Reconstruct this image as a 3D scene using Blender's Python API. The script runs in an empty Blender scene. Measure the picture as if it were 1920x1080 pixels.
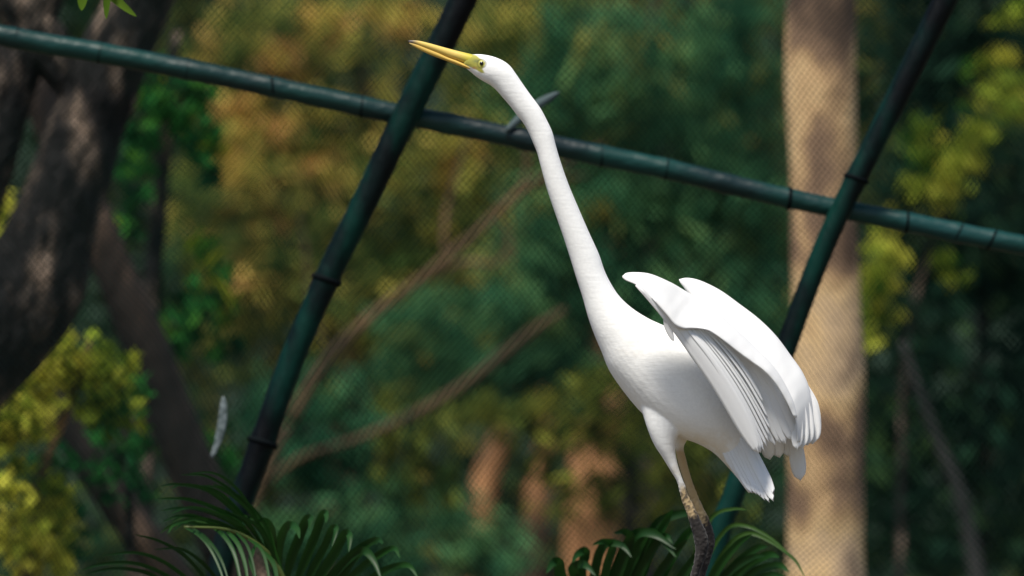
import bpy, math, random
import numpy as np
from mathutils import Vector, noise as mnoise

rng = np.random.default_rng(7)
random.seed(7)
scene = bpy.context.scene
COL = scene.collection

# ------------------------------------------------------------------ camera, world, sun, exposure
PITCH = math.radians(6.0)
CAM = np.array([0.0, 0.0, 1.6])
FWD = np.array([0.0, math.cos(PITCH), math.sin(PITCH)])
UP = np.array([0.0, -math.sin(PITCH), math.cos(PITCH)])
RIGHT = np.array([1.0, 0.0, 0.0])
BIRD_D = 9.4
cam_data = bpy.data.cameras.new("camera")
cam = bpy.data.objects.new("camera", cam_data)
COL.objects.link(cam)
cam.location = CAM
cam.rotation_euler = (math.radians(90) + PITCH, 0, 0)
cam_data.lens = 200
cam_data.sensor_width = 36
cam_data.clip_start = 0.1
cam_data.clip_end = 600
cam_data.dof.use_dof = True
cam_data.dof.focus_distance = BIRD_D - 0.03
cam_data.dof.aperture_fstop = 4.0
scene.camera = cam

SUN_TO = np.array([-0.20, -0.44, 0.875]); SUN_TO /= np.linalg.norm(SUN_TO)
world = bpy.data.worlds.new("World")
scene.world = world
world.use_nodes = True
wn = world.node_tree.nodes; wl = world.node_tree.links
sky = wn.new("ShaderNodeTexSky")
sky.sky_type = 'NISHITA'
sky.sun_disc = False
sky.sun_elevation = math.asin(SUN_TO[2])
sky.sun_rotation = math.atan2(SUN_TO[0], SUN_TO[1])
bg = wn["Background"]
wl.new(sky.outputs[0], bg.inputs[0])
bg.inputs[1].default_value = 0.075

sun_data = bpy.data.lights.new("sun", 'SUN')
sun_data.energy = 3.4
sun_data.angle = math.radians(12)
sun_data.color = (1.0, 0.94, 0.85)
sun = bpy.data.objects.new("sun", sun_data)
COL.objects.link(sun)
sun.rotation_euler = Vector(-SUN_TO).to_track_quat('-Z', 'Y').to_euler()
sun.location = (2, -4, 12)

vs = scene.view_settings
vs.view_transform = 'Standard'
vs.look = 'None'
vs.exposure = 0.72
vs.gamma = 1.0
vs.use_curve_mapping = False
scene.cycles.use_denoising = True
scene.cycles.max_bounces = 6
scene.cycles.diffuse_bounces = 3
scene.cycles.transparent_max_bounces = 4

# ------------------------------------------------------------------ helpers
def K(d):
    return 0.18 / 1920 * d          # metres per photo pixel at depth d

def P(px, py, d):                   # photo position + real distance -> world point
    return CAM + d * FWD + (px - 960) * K(d) * RIGHT + (540 - py) * K(d) * UP

def to_px(pts):
    v = np.asarray(pts) - CAM
    d = v @ FWD
    k = 0.18 / 1920 * d
    return 960 + (v @ RIGHT) / k, 540 - (v @ UP) / k, d

def mesh_from(name, verts, faces, smooth=True):
    me = bpy.data.meshes.new(name)
    me.from_pydata([tuple(map(float, v)) for v in verts], [], [tuple(map(int, f)) for f in faces])
    if smooth:
        me.polygons.foreach_set("use_smooth", [True] * len(me.polygons))
    me.update()
    return me

def quads_mesh(name, V, F):         # fast path, V (n,3), F (m,4)
    me = bpy.data.meshes.new(name)
    V = np.ascontiguousarray(V, dtype=np.float32); F = np.ascontiguousarray(F, dtype=np.int32)
    me.vertices.add(len(V)); me.vertices.foreach_set("co", V.ravel())
    me.loops.add(F.size); me.loops.foreach_set("vertex_index", F.ravel())
    me.polygons.add(len(F))
    me.polygons.foreach_set("loop_start", np.arange(0, F.size, F.shape[1], dtype=np.int32))
    me.update(calc_edges=True)
    return me

def obj(name, me, mat, parent=None):
    o = bpy.data.objects.new(name, me)
    COL.objects.link(o)
    if mat is not None and len(me.materials) == 0:
        me.materials.append(mat)
    if parent is not None:
        o.parent = parent
        o.matrix_parent_inverse = parent.matrix_basis.inverted()
    return o

def tag(o, label=None, cat=None, group=None, kind=None):
    if label: o["label"] = label
    if cat: o["category"] = cat
    if group: o["group"] = group
    if kind: o["kind"] = kind
    return o

def thing(name, loc, label, cat, group=None):
    o = bpy.data.objects.new(name, None)
    o.empty_display_size = 0.1
    COL.objects.link(o)
    o.location = [float(c) for c in loc]
    return tag(o, label, cat, group)

def catmull(pts, per=6):
    pts = np.asarray(pts, float)
    p = np.vstack([2 * pts[0] - pts[1], pts, 2 * pts[-1] - pts[-2]])
    out = []
    for i in range(1, len(p) - 2):
        for s in range(per):
            t = s / per
            a, b, c, d = p[i - 1], p[i], p[i + 1], p[i + 2]
            out.append(0.5 * (2 * b + (c - a) * t + (2 * a - 5 * b + 4 * c - d) * t * t + (3 * b - a - 3 * c + d) * t ** 3))
    out.append(pts[-1])
    return np.array(out)

def rings_mesh(name, R, caps=True, smooth=True):
    """R: (n, m, 3) closed rings"""
    n, m = R.shape[:2]
    V = R.reshape(-1, 3)
    F = []
    for i in range(n - 1):
        for j in range(m):
            j2 = (j + 1) % m
            F.append((i * m + j, i * m + j2, (i + 1) * m + j2, (i + 1) * m + j))
    V = list(V)
    if caps:
        for base, c, flip in ((0, R[0].mean(0), True), ((n - 1) * m, R[-1].mean(0), False)):
            V.append(c); ci = len(V) - 1
            for j in range(m):
                a, b = base + j, base + (j + 1) % m
                F.append((b, a, ci) if flip else (a, b, ci))
    return V, F

def tube_rings(path, radii, m=12):
    path = np.asarray(path, float); n = len(path)
    T = np.gradient(path, axis=0); T /= np.linalg.norm(T, axis=1)[:, None] + 1e-12
    ref = np.array([0.0, 1.0, 0.0])
    R = np.zeros((n, m, 3))
    th = np.linspace(0, 2 * np.pi, m, endpoint=False)
    for i in range(n):
        r = ref - T[i] * (ref @ T[i])
        if np.linalg.norm(r) < 1e-4:
            r = np.array([1.0, 0, 0]) - T[i] * T[i][0]
        r /= np.linalg.norm(r)
        s = np.cross(T[i], r)
        ref = r
        R[i] = path[i] + radii[i] * (np.cos(th)[:, None] * r + np.sin(th)[:, None] * s)
    return R

# ------------------------------------------------------------------ materials
def new_mat(name):
    m = bpy.data.materials.new(name)
    m.use_nodes = True
    nt = m.node_tree
    b = nt.nodes["Principled BSDF"]
    return m, nt, b

def ramp(nt, stops):
    r = nt.nodes.new("ShaderNodeValToRGB")
    el = r.color_ramp.elements
    while len(el) > 1: el.remove(el[-1])
    el[0].position = stops[0][0]; el[0].color = (*stops[0][1], 1)
    for p, c in stops[1:]:
        e = el.new(p); e.color = (*c, 1)
    return r

def noise_mat(name, stops, scale=8, detail=6, rough=0.8, bump=0.3, bump_scale=40, stretch=(1, 1, 1), spec=0.3, dist=0.02):
    m, nt, b = new_mat(name)
    tc = nt.nodes.new("ShaderNodeTexCoord"); mp = nt.nodes.new("ShaderNodeMapping")
    mp.inputs["Scale"].default_value = stretch
    nt.links.new(tc.outputs["Object"], mp.inputs[0])
    n1 = nt.nodes.new("ShaderNodeTexNoise"); n1.inputs["Scale"].default_value = scale; n1.inputs["Detail"].default_value = detail
    nt.links.new(mp.outputs[0], n1.inputs["Vector"])
    r = ramp(nt, stops)
    nt.links.new(n1.outputs[0], r.inputs[0]); nt.links.new(r.outputs[0], b.inputs["Base Color"])
    b.inputs["Roughness"].default_value = rough
    b.inputs["Specular IOR Level"].default_value = spec
    if bump:
        n2 = nt.nodes.new("ShaderNodeTexNoise"); n2.inputs["Scale"].default_value = bump_scale; n2.inputs["Detail"].default_value = 5
        nt.links.new(mp.outputs[0], n2.inputs["Vector"])
        bp = nt.nodes.new("ShaderNodeBump"); bp.inputs["Strength"].default_value = bump; bp.inputs["Distance"].default_value = dist
        nt.links.new(n2.outputs[0], bp.inputs["Height"]); nt.links.new(bp.outputs[0], b.inputs["Normal"])
    return m

def leaf_mat(name, stops, rough=0.85, trans=0.3, spec=0.0):
    m, nt, b = new_mat(name)
    at = nt.nodes.new("ShaderNodeAttribute"); at.attribute_name = "tint"
    r = ramp(nt, stops)
    nt.links.new(at.outputs["Fac"], r.inputs[0]); nt.links.new(r.outputs[0], b.inputs["Base Color"])
    b.inputs["Roughness"].default_value = rough
    b.inputs["Specular IOR Level"].default_value = spec
    tr = nt.nodes.new("ShaderNodeBsdfTranslucent"); nt.links.new(r.outputs[0], tr.inputs[0])
    mx = nt.nodes.new("ShaderNodeMixShader"); mx.inputs[0].default_value = trans
    nt.links.new(b.outputs[0], mx.inputs[1]); nt.links.new(tr.outputs[0], mx.inputs[2])
    nt.links.new(mx.outputs[0], nt.nodes["Material Output"].inputs[0])
    return m

M = {}
# plumage: colour from the painted pigment attribute, broken up with fine noise
def plumage_mat():
    m, nt, b = new_mat("plumage")
    at = nt.nodes.new("ShaderNodeAttribute"); at.attribute_name = "pigment"
    tc = nt.nodes.new("ShaderNodeTexCoord")
    n1 = nt.nodes.new("ShaderNodeTexNoise"); n1.inputs["Scale"].default_value = 220; n1.inputs["Detail"].default_value = 4
    nt.links.new(tc.outputs["Object"], n1.inputs["Vector"])
    mr = nt.nodes.new("ShaderNodeMapRange"); mr.inputs["To Min"].default_value = 0.9; mr.inputs["To Max"].default_value = 1.06
    nt.links.new(n1.outputs[0], mr.inputs[0])
    mul = nt.nodes.new("ShaderNodeVectorMath"); mul.operation = 'SCALE'
    nt.links.new(at.outputs["Color"], mul.inputs[0]); nt.links.new(mr.outputs[0], mul.inputs["Scale"])
    nt.links.new(mul.outputs[0], b.inputs["Base Color"])
    b.inputs["Roughness"].default_value = 0.75
    b.inputs["Specular IOR Level"].default_value = 0.15
    b.inputs["Sheen Weight"].default_value = 0.15
    mp = nt.nodes.new("ShaderNodeMapping"); mp.inputs["Rotation"].default_value = (0, math.radians(50), 0); mp.inputs["Scale"].default_value = (26, 190, 190)
    nt.links.new(tc.outputs["Object"], mp.inputs[0])
    n2 = nt.nodes.new("ShaderNodeTexNoise"); n2.inputs["Scale"].default_value = 1.0; n2.inputs["Detail"].default_value = 4
    nt.links.new(mp.outputs[0], n2.inputs["Vector"])
    bp = nt.nodes.new("ShaderNodeBump"); bp.inputs["Strength"].default_value = 0.16; bp.inputs["Distance"].default_value = 0.003
    nt.links.new(n2.outputs[0], bp.inputs["Height"]); nt.links.new(bp.outputs[0], b.inputs["Normal"])
    return m
M["plumage"] = plumage_mat()

def feather_mat(name, col):
    m, nt, b = new_mat(name)
    b.inputs["Base Color"].default_value = (*col, 1)
    b.inputs["Roughness"].default_value = 0.7
    b.inputs["Specular IOR Level"].default_value = 0.15
    uv = nt.nodes.new("ShaderNodeAttribute"); uv.attribute_name = "barb"
    w = nt.nodes.new("ShaderNodeTexWave"); w.inputs["Scale"].default_value = 9; w.inputs["Distortion"].default_value = 1.5
    nt.links.new(uv.outputs["Vector"], w.inputs["Vector"])
    bp = nt.nodes.new("ShaderNodeBump"); bp.inputs["Strength"].default_value = 0.12; bp.inputs["Distance"].default_value = 0.003
    nt.links.new(w.outputs[0], bp.inputs["Height"]); nt.links.new(bp.outputs[0], b.inputs["Normal"])
    tr = nt.nodes.new("ShaderNodeBsdfTranslucent"); tr.inputs[0].default_value = (*col, 1)
    mx = nt.nodes.new("ShaderNodeMixShader"); mx.inputs[0].default_value = 0.16
    nt.links.new(b.outputs[0], mx.inputs[1]); nt.links.new(tr.outputs[0], mx.inputs[2])
    nt.links.new(mx.outputs[0], nt.nodes["Material Output"].inputs[0])
    return m
M["feather"] = feather_mat("white_feather", (0.84, 0.84, 0.83))

def bill_mat():
    m, nt, b = new_mat("bill_horn")
    at = nt.nodes.new("ShaderNodeAttribute"); at.attribute_name = "pigment"
    nt.links.new(at.outputs["Color"], b.inputs["Base Color"])
    b.inputs["Roughness"].default_value = 0.38
    b.inputs["Specular IOR Level"].default_value = 0.4
    return m
M["bill"] = bill_mat()
def plain(name, col, rough=0.5, spec=0.4):
    m, nt, b = new_mat(name)
    b.inputs["Base Color"].default_value = (*col, 1); b.inputs["Roughness"].default_value = rough
    b.inputs["Specular IOR Level"].default_value = spec
    return m
M["iris"] = plain("iris", (0.5, 0.48, 0.14), 0.15, 0.6)
M["pupil"] = plain("pupil", (0.004, 0.004, 0.004), 0.08, 0.7)
M["pole"] = noise_mat("green_painted_pole", [(0.41, (0.001, 0.002, 0.003)), (0.49, (0.001, 0.007, 0.007)), (0.57, (0.001, 0.024, 0.018)), (0.74, (0.002, 0.027, 0.022))],
                      scale=6, detail=6, rough=0.5, bump=0.35, bump_scale=26, stretch=(1, 1, 0.45), spec=0.12)
M["rail"] = noise_mat("green_painted_rail", [(0.34, (0.002, 0.004, 0.008)), (0.45, (0.002, 0.015, 0.017)), (0.56, (0.002, 0.036, 0.031)), (0.75, (0.005, 0.044, 0.046))],
                      scale=4, detail=5, rough=0.40, bump=0.3, bump_scale=26, stretch=(0.6, 1, 1), spec=0.3)
M["tie"] = plain("dark_tie", (0.003, 0.005, 0.006), 0.8, 0.05)
M["wire"] = plain("net_wire", (0.006, 0.018, 0.015), 0.7, 0.08)
M["bark_dark"] = noise_mat("dark_bark", [(0.38, (0.002, 0.0025, 0.003)), (0.51, (0.009, 0.008, 0.008)), (0.58, (0.065, 0.050, 0.038)), (0.68, (0.30, 0.22, 0.16))],
                           scale=8, detail=9, rough=0.9, bump=1.0, bump_scale=22, stretch=(1.8, 1.8, 0.6), dist=0.06)
M["bark_red"] = noise_mat("reddish_bark", [(0.38, (0.004, 0.003, 0.003)), (0.51, (0.018, 0.012, 0.009)), (0.58, (0.08, 0.052, 0.036)), (0.66, (0.45, 0.32, 0.22))],
                          scale=4, detail=6, rough=0.9, bump=0.6, bump_scale=18, stretch=(1.4, 1.4, 0.5), dist=0.03)
M["bark_pale_dappled"] = noise_mat("pale_bark_dappled", [(0.34, (0.10, 0.065, 0.045)), (0.44, (0.25, 0.16, 0.10)), (0.50, (0.52, 0.34, 0.175)), (0.57, (0.72, 0.50, 0.26)), (0.64, (0.60, 0.43, 0.26)), (0.72, (0.32, 0.23, 0.155))],  # tan bark; blotches put dappled sun and shade into its colour
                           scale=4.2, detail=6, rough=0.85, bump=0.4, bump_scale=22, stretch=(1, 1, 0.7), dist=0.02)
M["bark_orange"] = noise_mat("orange_bark", [(0.38, (0.05, 0.028, 0.016)), (0.48, (0.20, 0.10, 0.045)), (0.62, (0.60, 0.30, 0.13))],
                             scale=2.5, detail=5, rough=0.9, bump=0.3, stretch=(1, 1, 0.5))
M["branch_tan"] = noise_mat("tan_branch", [(0.3, (0.02, 0.016, 0.010)), (0.55, (0.10, 0.065, 0.033)), (0.72, (0.26, 0.16, 0.08))], scale=5, rough=0.9, bump=0.3)
M["bark_grey"] = noise_mat("grey_bark", [(0.3, (0.012, 0.016, 0.015)), (0.6, (0.045, 0.045, 0.042))], scale=5, rough=0.9, bump=0.3)
M["soil"] = noise_mat("leaf_litter", [(0.3, (0.05, 0.038, 0.024)), (0.55, (0.13, 0.10, 0.065)), (0.7, (0.10, 0.095, 0.05))], scale=3, detail=10, rough=0.95, bump=0.6, bump_scale=15)
M["hill"] = noise_mat("wooded_hill", [(0.3, (0.006, 0.014, 0.009)), (0.6, (0.014, 0.032, 0.018))], scale=0.6, detail=10, rough=0.95, bump=0.8, bump_scale=2, dist=0.3)
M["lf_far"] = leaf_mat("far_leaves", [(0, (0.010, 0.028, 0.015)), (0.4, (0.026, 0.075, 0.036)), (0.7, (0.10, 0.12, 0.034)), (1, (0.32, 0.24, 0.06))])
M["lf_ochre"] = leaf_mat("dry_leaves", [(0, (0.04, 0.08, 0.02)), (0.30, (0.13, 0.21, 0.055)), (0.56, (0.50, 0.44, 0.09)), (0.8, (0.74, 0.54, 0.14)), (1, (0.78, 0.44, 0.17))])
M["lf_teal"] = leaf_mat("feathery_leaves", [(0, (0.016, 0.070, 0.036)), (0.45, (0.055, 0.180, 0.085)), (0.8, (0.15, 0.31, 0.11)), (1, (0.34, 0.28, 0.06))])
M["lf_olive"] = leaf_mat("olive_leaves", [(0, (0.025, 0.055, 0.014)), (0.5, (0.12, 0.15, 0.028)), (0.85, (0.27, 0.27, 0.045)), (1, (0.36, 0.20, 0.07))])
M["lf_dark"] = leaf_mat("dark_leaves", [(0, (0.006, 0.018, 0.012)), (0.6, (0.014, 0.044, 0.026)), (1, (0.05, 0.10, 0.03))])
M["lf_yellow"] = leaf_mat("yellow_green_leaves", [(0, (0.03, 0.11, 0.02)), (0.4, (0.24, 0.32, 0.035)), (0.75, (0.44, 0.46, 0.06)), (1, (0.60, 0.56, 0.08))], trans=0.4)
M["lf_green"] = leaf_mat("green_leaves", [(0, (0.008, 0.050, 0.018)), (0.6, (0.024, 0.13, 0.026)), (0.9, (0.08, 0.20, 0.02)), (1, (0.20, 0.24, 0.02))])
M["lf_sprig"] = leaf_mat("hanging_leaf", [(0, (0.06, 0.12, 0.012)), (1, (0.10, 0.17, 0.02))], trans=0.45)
M["palm"] = leaf_mat("palm_leaf", [(0, (0.006, 0.030, 0.005)), (0.5, (0.014, 0.068, 0.010)), (1, (0.07, 0.13, 0.018))], rough=0.45, trans=0.3, spec=0.28)
M["palm_stem"] = plain("palm_stem", (0.07, 0.10, 0.02), 0.4)
M["down"] = noise_mat("grey_down", [(0.35, (0.05, 0.07, 0.07)), (0.6, (0.20, 0.24, 0.25))], scale=60, rough=0.8, bump=0.6, bump_scale=200, spec=0.1, dist=0.004)  # down in mottled blue grey tones
M["dead_leaf"] = plain("dry_grey_leaf", (0.06, 0.085, 0.09), 0.7, 0.1)

# ------------------------------------------------------------------ ground and far setting
def build_ground():
    nx, ny = 60, 90
    xs = np.linspace(-150, 150, nx); ys = np.linspace(-60, 240, ny)
    X, Y = np.meshgrid(xs, ys)
    Z = 0.12 * np.sin(X * 0.31) * np.cos(Y * 0.23)
    h = np.clip((Y - 44) / 60, 0, 1); h = h * h * (3 - 2 * h)
    Z += h * (34 + 3 * np.sin(X * 0.07 + 1) + 2 * np.cos(X * 0.15 + Y * 0.1))
    V = np.stack([X, Y, Z], -1).reshape(-1, 3)
    idx = np.arange(nx * ny).reshape(ny, nx)
    F = np.stack([idx[:-1, :-1], idx[:-1, 1:], idx[1:, 1:], idx[1:, :-1]], -1).reshape(-1, 4)
    me = quads_mesh("ground", V, F)
    me.polygons.foreach_set("use_smooth", [True] * len(me.polygons))
    me.materials.append(M["soil"]); me.materials.append(M["hill"])
    cy = V[F].mean(1)[:, 1]
    me.polygons.foreach_set("material_index", (cy > 44).astype(np.int32))
    o = obj("ground", me, None)
    tag(o, kind="structure")
build_ground()

def leaf_cloud(name, pos, size, aspect, mat, parent=None, down=0.35, tint=None, jitter=0.35):
    """many individual leaves, each a folded pair of faces"""
    n = len(pos)
    d = rng.normal(size=(n, 3)); d[:, 2] -= down * 2
    d /= np.linalg.norm(d, axis=1)[:, None]
    s = rng.normal(size=(n, 3)); s = np.cross(d, s); s /= np.linalg.norm(s, axis=1)[:, None]
    nrm = np.cross(d, s)
    L = size * (1 + jitter * rng.normal(size=n)).clip(0.4, 1.8)
    W = L * aspect
    a = pos - d * L[:, None] * 0.5
    b = pos + s * W[:, None] * 0.5 + nrm * W[:, None] * 0.12
    c = pos + d * L[:, None] * 0.5 - nrm * L[:, None] * 0.1
    e = pos - s * W[:, None] * 0.5 + nrm * W[:, None] * 0.12
    V = np.stack([a, b, c, e], 1).reshape(-1, 3)
    F = np.arange(4 * n).reshape(n, 4)
    T = np.concatenate([F[:, [0, 1, 2]], F[:, [0, 2, 3]]], 0)
    me = quads_mesh(name, V, T)
    t = rng.random(n) if tint is None else np.clip(tint, 0, 1)
    at = me.attributes.new("tint", 'FLOAT', 'FACE')
    at.data.foreach_set("value", np.concatenate([t, t]).astype(np.float32))
    return obj(name, me, mat, parent)

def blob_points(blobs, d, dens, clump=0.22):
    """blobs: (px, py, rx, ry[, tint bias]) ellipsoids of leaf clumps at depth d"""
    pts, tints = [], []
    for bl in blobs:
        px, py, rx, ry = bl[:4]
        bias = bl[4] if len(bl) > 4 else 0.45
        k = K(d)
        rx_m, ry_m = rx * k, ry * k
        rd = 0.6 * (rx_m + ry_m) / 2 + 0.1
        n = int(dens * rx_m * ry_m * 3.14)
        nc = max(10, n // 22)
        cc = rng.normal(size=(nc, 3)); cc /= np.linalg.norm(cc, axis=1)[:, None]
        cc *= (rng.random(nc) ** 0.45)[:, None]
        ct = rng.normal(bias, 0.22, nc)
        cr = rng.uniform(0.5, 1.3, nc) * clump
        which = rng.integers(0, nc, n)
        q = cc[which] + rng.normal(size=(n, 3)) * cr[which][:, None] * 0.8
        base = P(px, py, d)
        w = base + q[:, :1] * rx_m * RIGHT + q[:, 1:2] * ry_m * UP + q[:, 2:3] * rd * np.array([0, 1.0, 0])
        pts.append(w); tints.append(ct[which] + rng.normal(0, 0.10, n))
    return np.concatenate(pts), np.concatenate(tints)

def bark_tube(name, path, radii, mat, parent, m=20, rough=0.06, freq=6.0, seed=0.0, per=8):
    pr = catmull(np.hstack([np.asarray(path), np.asarray(radii)[:, None]]), per)
    p, r = pr[:, :3], pr[:, 3]
    R = tube_rings(p, r, m)
    n = len(p)
    for i in range(n):
        for j in range(m):
            v = R[i, j]
            q = Vector((v[0] * freq + seed, v[1] * freq, v[2] * freq * 0.45))
            f = mnoise.fractal(q, 1.0, 2.0, 4)
            R[i, j] = p[i] + (v - p[i]) * (1 + rough * f)
    V, F = rings_mesh(name, R)
    return obj(name, mesh_from(name, V, F), mat, parent)

def px_path(pts, d):
    return [P(x, y, dd if len(q) > 3 else d) for q in pts for (x, y, dd) in [(q[0], q[1], q[3] if len(q) > 3 else d)]]

def trunk_from_px(pts, d, ground=True, ground_x=None):
    """pts (px,py,halfwidth px) from the top down; continues to the ground below the picture"""
    path = px_path(pts, d); rad = [q[2] * K(d) for q in pts]
    if ground:
        last = np.array(path[-1]); dirv = last - np.array(path[-2]); dirv /= abs(dirv[2]) + 1e-9
        for frac in (0.35, 0.7, 1.0):
            z = last[2] * (1 - frac) - (0.15 if frac == 1.0 else 0)
            x = last[0] + dirv[0] * last[2] * frac * (1 - 0.45 * frac)
            y = last[1] + dirv[1] * last[2] * frac * 0.3
            path.append(np.array([x, y, z])); rad.append(rad[-1] * (1.12 if frac < 1 else 1.3))
    return path, rad

# far wood that reads as one mass
n = 150000
pts = np.stack([rng.uniform(-11, 11, n), rng.uniform(33, 42, n), rng.uniform(-0.1, 13, n) ** 1.0], 1)
lump = np.array([mnoise.noise(Vector((p[0] * 0.55, p[1] * 0.3, p[2] * 0.55))) for p in pts])
keep = lump > -0.28
tn = 0.42 + 0.7 * lump + rng.normal(0, 0.12, n)
o = leaf_cloud("far_woodland", pts[keep], 0.17, 0.5, M["lf_far"], tint=tn[keep])
tag(o, "dark mass of woodland filling the far background", "woodland", kind="stuff")

# ------------------------------------------------------------------ trees behind the netting
def tree(name, label, d, trunk_px, blobs, leaf, aspect, mat, bark, dens=300, cat="tree", group=None, limbs=(), m=14, rough=0.06, seed=0.0, extra_blobs=None, freq=6.0, clump=0.22, crown_mat_name="crown", down=0.35):
    path, rad = trunk_from_px(trunk_px, d)
    base = np.array(path[-1]).copy(); base[2] = 0
    t = thing(name, base, label, cat, group)
    bark_tube("trunk", path, rad, bark, t, m=m, rough=rough, seed=seed, freq=freq)
    for lp in limbs:
        bark_tube("limb", px_path(lp, d), [q[2] * K(d) for q in lp], bark, t, m=10, rough=rough, seed=seed + 3)
    if blobs:
        p, tt = blob_points(blobs, d, dens, clump)
        if extra_blobs is not None:
            p = np.concatenate([p, extra_blobs[0]]); tt = np.concatenate([tt, extra_blobs[1]])
        leaf_cloud(crown_mat_name, p, leaf, aspect, mat, t, tint=tt, down=down)
    return t

tree("dry_leaved_tree", "sunlit tree with ochre and orange dry leaves left of the first leaning pole", 33,
     [(690, 60, 8), (670, 300, 14), (650, 600, 20), (640, 900, 26)],
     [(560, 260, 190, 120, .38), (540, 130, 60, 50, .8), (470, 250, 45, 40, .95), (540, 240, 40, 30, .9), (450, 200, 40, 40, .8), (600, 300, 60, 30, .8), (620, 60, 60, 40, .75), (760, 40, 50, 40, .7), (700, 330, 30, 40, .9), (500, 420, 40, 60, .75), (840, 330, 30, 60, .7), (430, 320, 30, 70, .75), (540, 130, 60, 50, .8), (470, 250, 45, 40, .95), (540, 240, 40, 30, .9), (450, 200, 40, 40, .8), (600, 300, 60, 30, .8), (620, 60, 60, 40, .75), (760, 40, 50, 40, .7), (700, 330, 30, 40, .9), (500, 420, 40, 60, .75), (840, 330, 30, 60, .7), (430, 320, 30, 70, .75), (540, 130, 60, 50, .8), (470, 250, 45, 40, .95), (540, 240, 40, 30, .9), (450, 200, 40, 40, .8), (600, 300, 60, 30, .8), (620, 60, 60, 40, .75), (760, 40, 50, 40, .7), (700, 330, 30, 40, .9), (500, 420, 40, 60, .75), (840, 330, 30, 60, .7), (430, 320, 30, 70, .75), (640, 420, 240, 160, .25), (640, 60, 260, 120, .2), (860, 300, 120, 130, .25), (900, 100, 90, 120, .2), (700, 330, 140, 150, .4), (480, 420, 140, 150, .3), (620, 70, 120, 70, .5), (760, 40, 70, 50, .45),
      (420, 560, 110, 110, .35), (600, 520, 170, 110, .4), (720, 640, 150, 80, .35), (880, 420, 90, 110, .3), (560, 700, 140, 90, .3), (420, 90, 90, 70, .35), (760, 540, 170, 120, .35), (940, 220, 110, 160, .3), (1000, 60, 110, 90, .3), (820, 740, 170, 90, .3), (360, 420, 60, 130, .35), (540, 130, 60, 50, .8), (470, 250, 45, 40, .95), (505, 345, 28, 25, 1.0), (540, 240, 40, 30, .9),
      (700, 330, 30, 40, .95), (500, 470, 30, 30, .95), (455, 330, 50, 90, .65), (450, 200, 40, 40, .8), (600, 300, 60, 30, .8), (560, 120, 40, 40, .9)],
     0.07, 0.5, M["lf_ochre"], M["branch_tan"], dens=1300, limbs=[[(660, 430, 9), (580, 330, 6), (520, 200, 3)], [(668, 330, 8), (720, 230, 5), (790, 120, 3)]])
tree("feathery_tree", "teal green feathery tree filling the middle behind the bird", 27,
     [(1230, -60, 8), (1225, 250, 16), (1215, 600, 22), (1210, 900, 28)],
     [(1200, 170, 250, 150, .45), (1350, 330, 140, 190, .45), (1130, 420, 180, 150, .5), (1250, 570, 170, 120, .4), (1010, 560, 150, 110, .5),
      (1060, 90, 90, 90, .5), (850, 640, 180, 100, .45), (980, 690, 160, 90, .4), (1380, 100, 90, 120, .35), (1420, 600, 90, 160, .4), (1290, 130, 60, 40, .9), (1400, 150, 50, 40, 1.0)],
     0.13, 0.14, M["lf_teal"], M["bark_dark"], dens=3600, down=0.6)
tree("olive_bush", "olive green bush behind the legs of the bird", 21,
     [(1180, 720, 5), (1180, 900, 10), (1178, 1050, 14)],
     [(1180, 880, 140, 150, .5), (980, 790, 60, 70, .75), (1090, 760, 110, 80, .4), (890, 770, 80, 50, .5), (745, 830, 60, 100, .55), (1300, 900, 90, 110, .5), (800, 900, 80, 60, .25), (1030, 860, 50, 50, .5)],
     0.075, 0.3, M["lf_olive"], M["bark_dark"], dens=2400, cat="bush", down=0.5)
tree("understory_bush", "dark teal bush low between the two palm clumps", 26,
     [(640, 900, 5), (640, 1000, 10), (640, 1080, 14)],
     [(620, 880, 150, 110, .3), (700, 1010, 170, 100, .35), (880, 1010, 130, 90, .4), (560, 760, 110, 90, .3), (540, 1020, 90, 80, .3)],
     0.09, 0.3, M["lf_teal"], M["bark_dark"], dens=2200, cat="bush")
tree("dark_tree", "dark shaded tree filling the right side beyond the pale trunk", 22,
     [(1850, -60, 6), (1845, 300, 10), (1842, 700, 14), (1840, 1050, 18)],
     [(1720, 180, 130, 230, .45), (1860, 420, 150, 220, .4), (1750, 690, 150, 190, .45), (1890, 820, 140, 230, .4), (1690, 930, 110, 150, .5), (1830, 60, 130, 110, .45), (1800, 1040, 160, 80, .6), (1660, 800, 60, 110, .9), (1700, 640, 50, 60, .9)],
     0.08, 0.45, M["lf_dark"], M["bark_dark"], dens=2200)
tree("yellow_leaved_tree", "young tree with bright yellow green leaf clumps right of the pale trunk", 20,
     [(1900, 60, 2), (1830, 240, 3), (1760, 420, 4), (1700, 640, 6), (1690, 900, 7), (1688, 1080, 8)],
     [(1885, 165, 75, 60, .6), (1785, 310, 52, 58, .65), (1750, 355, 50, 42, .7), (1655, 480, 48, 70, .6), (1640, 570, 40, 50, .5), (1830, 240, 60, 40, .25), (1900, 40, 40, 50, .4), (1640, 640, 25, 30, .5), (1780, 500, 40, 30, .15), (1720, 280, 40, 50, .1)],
     0.055, 0.5, M["lf_yellow"], M["bark_dark"], dens=3600, clump=0.34)
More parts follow.
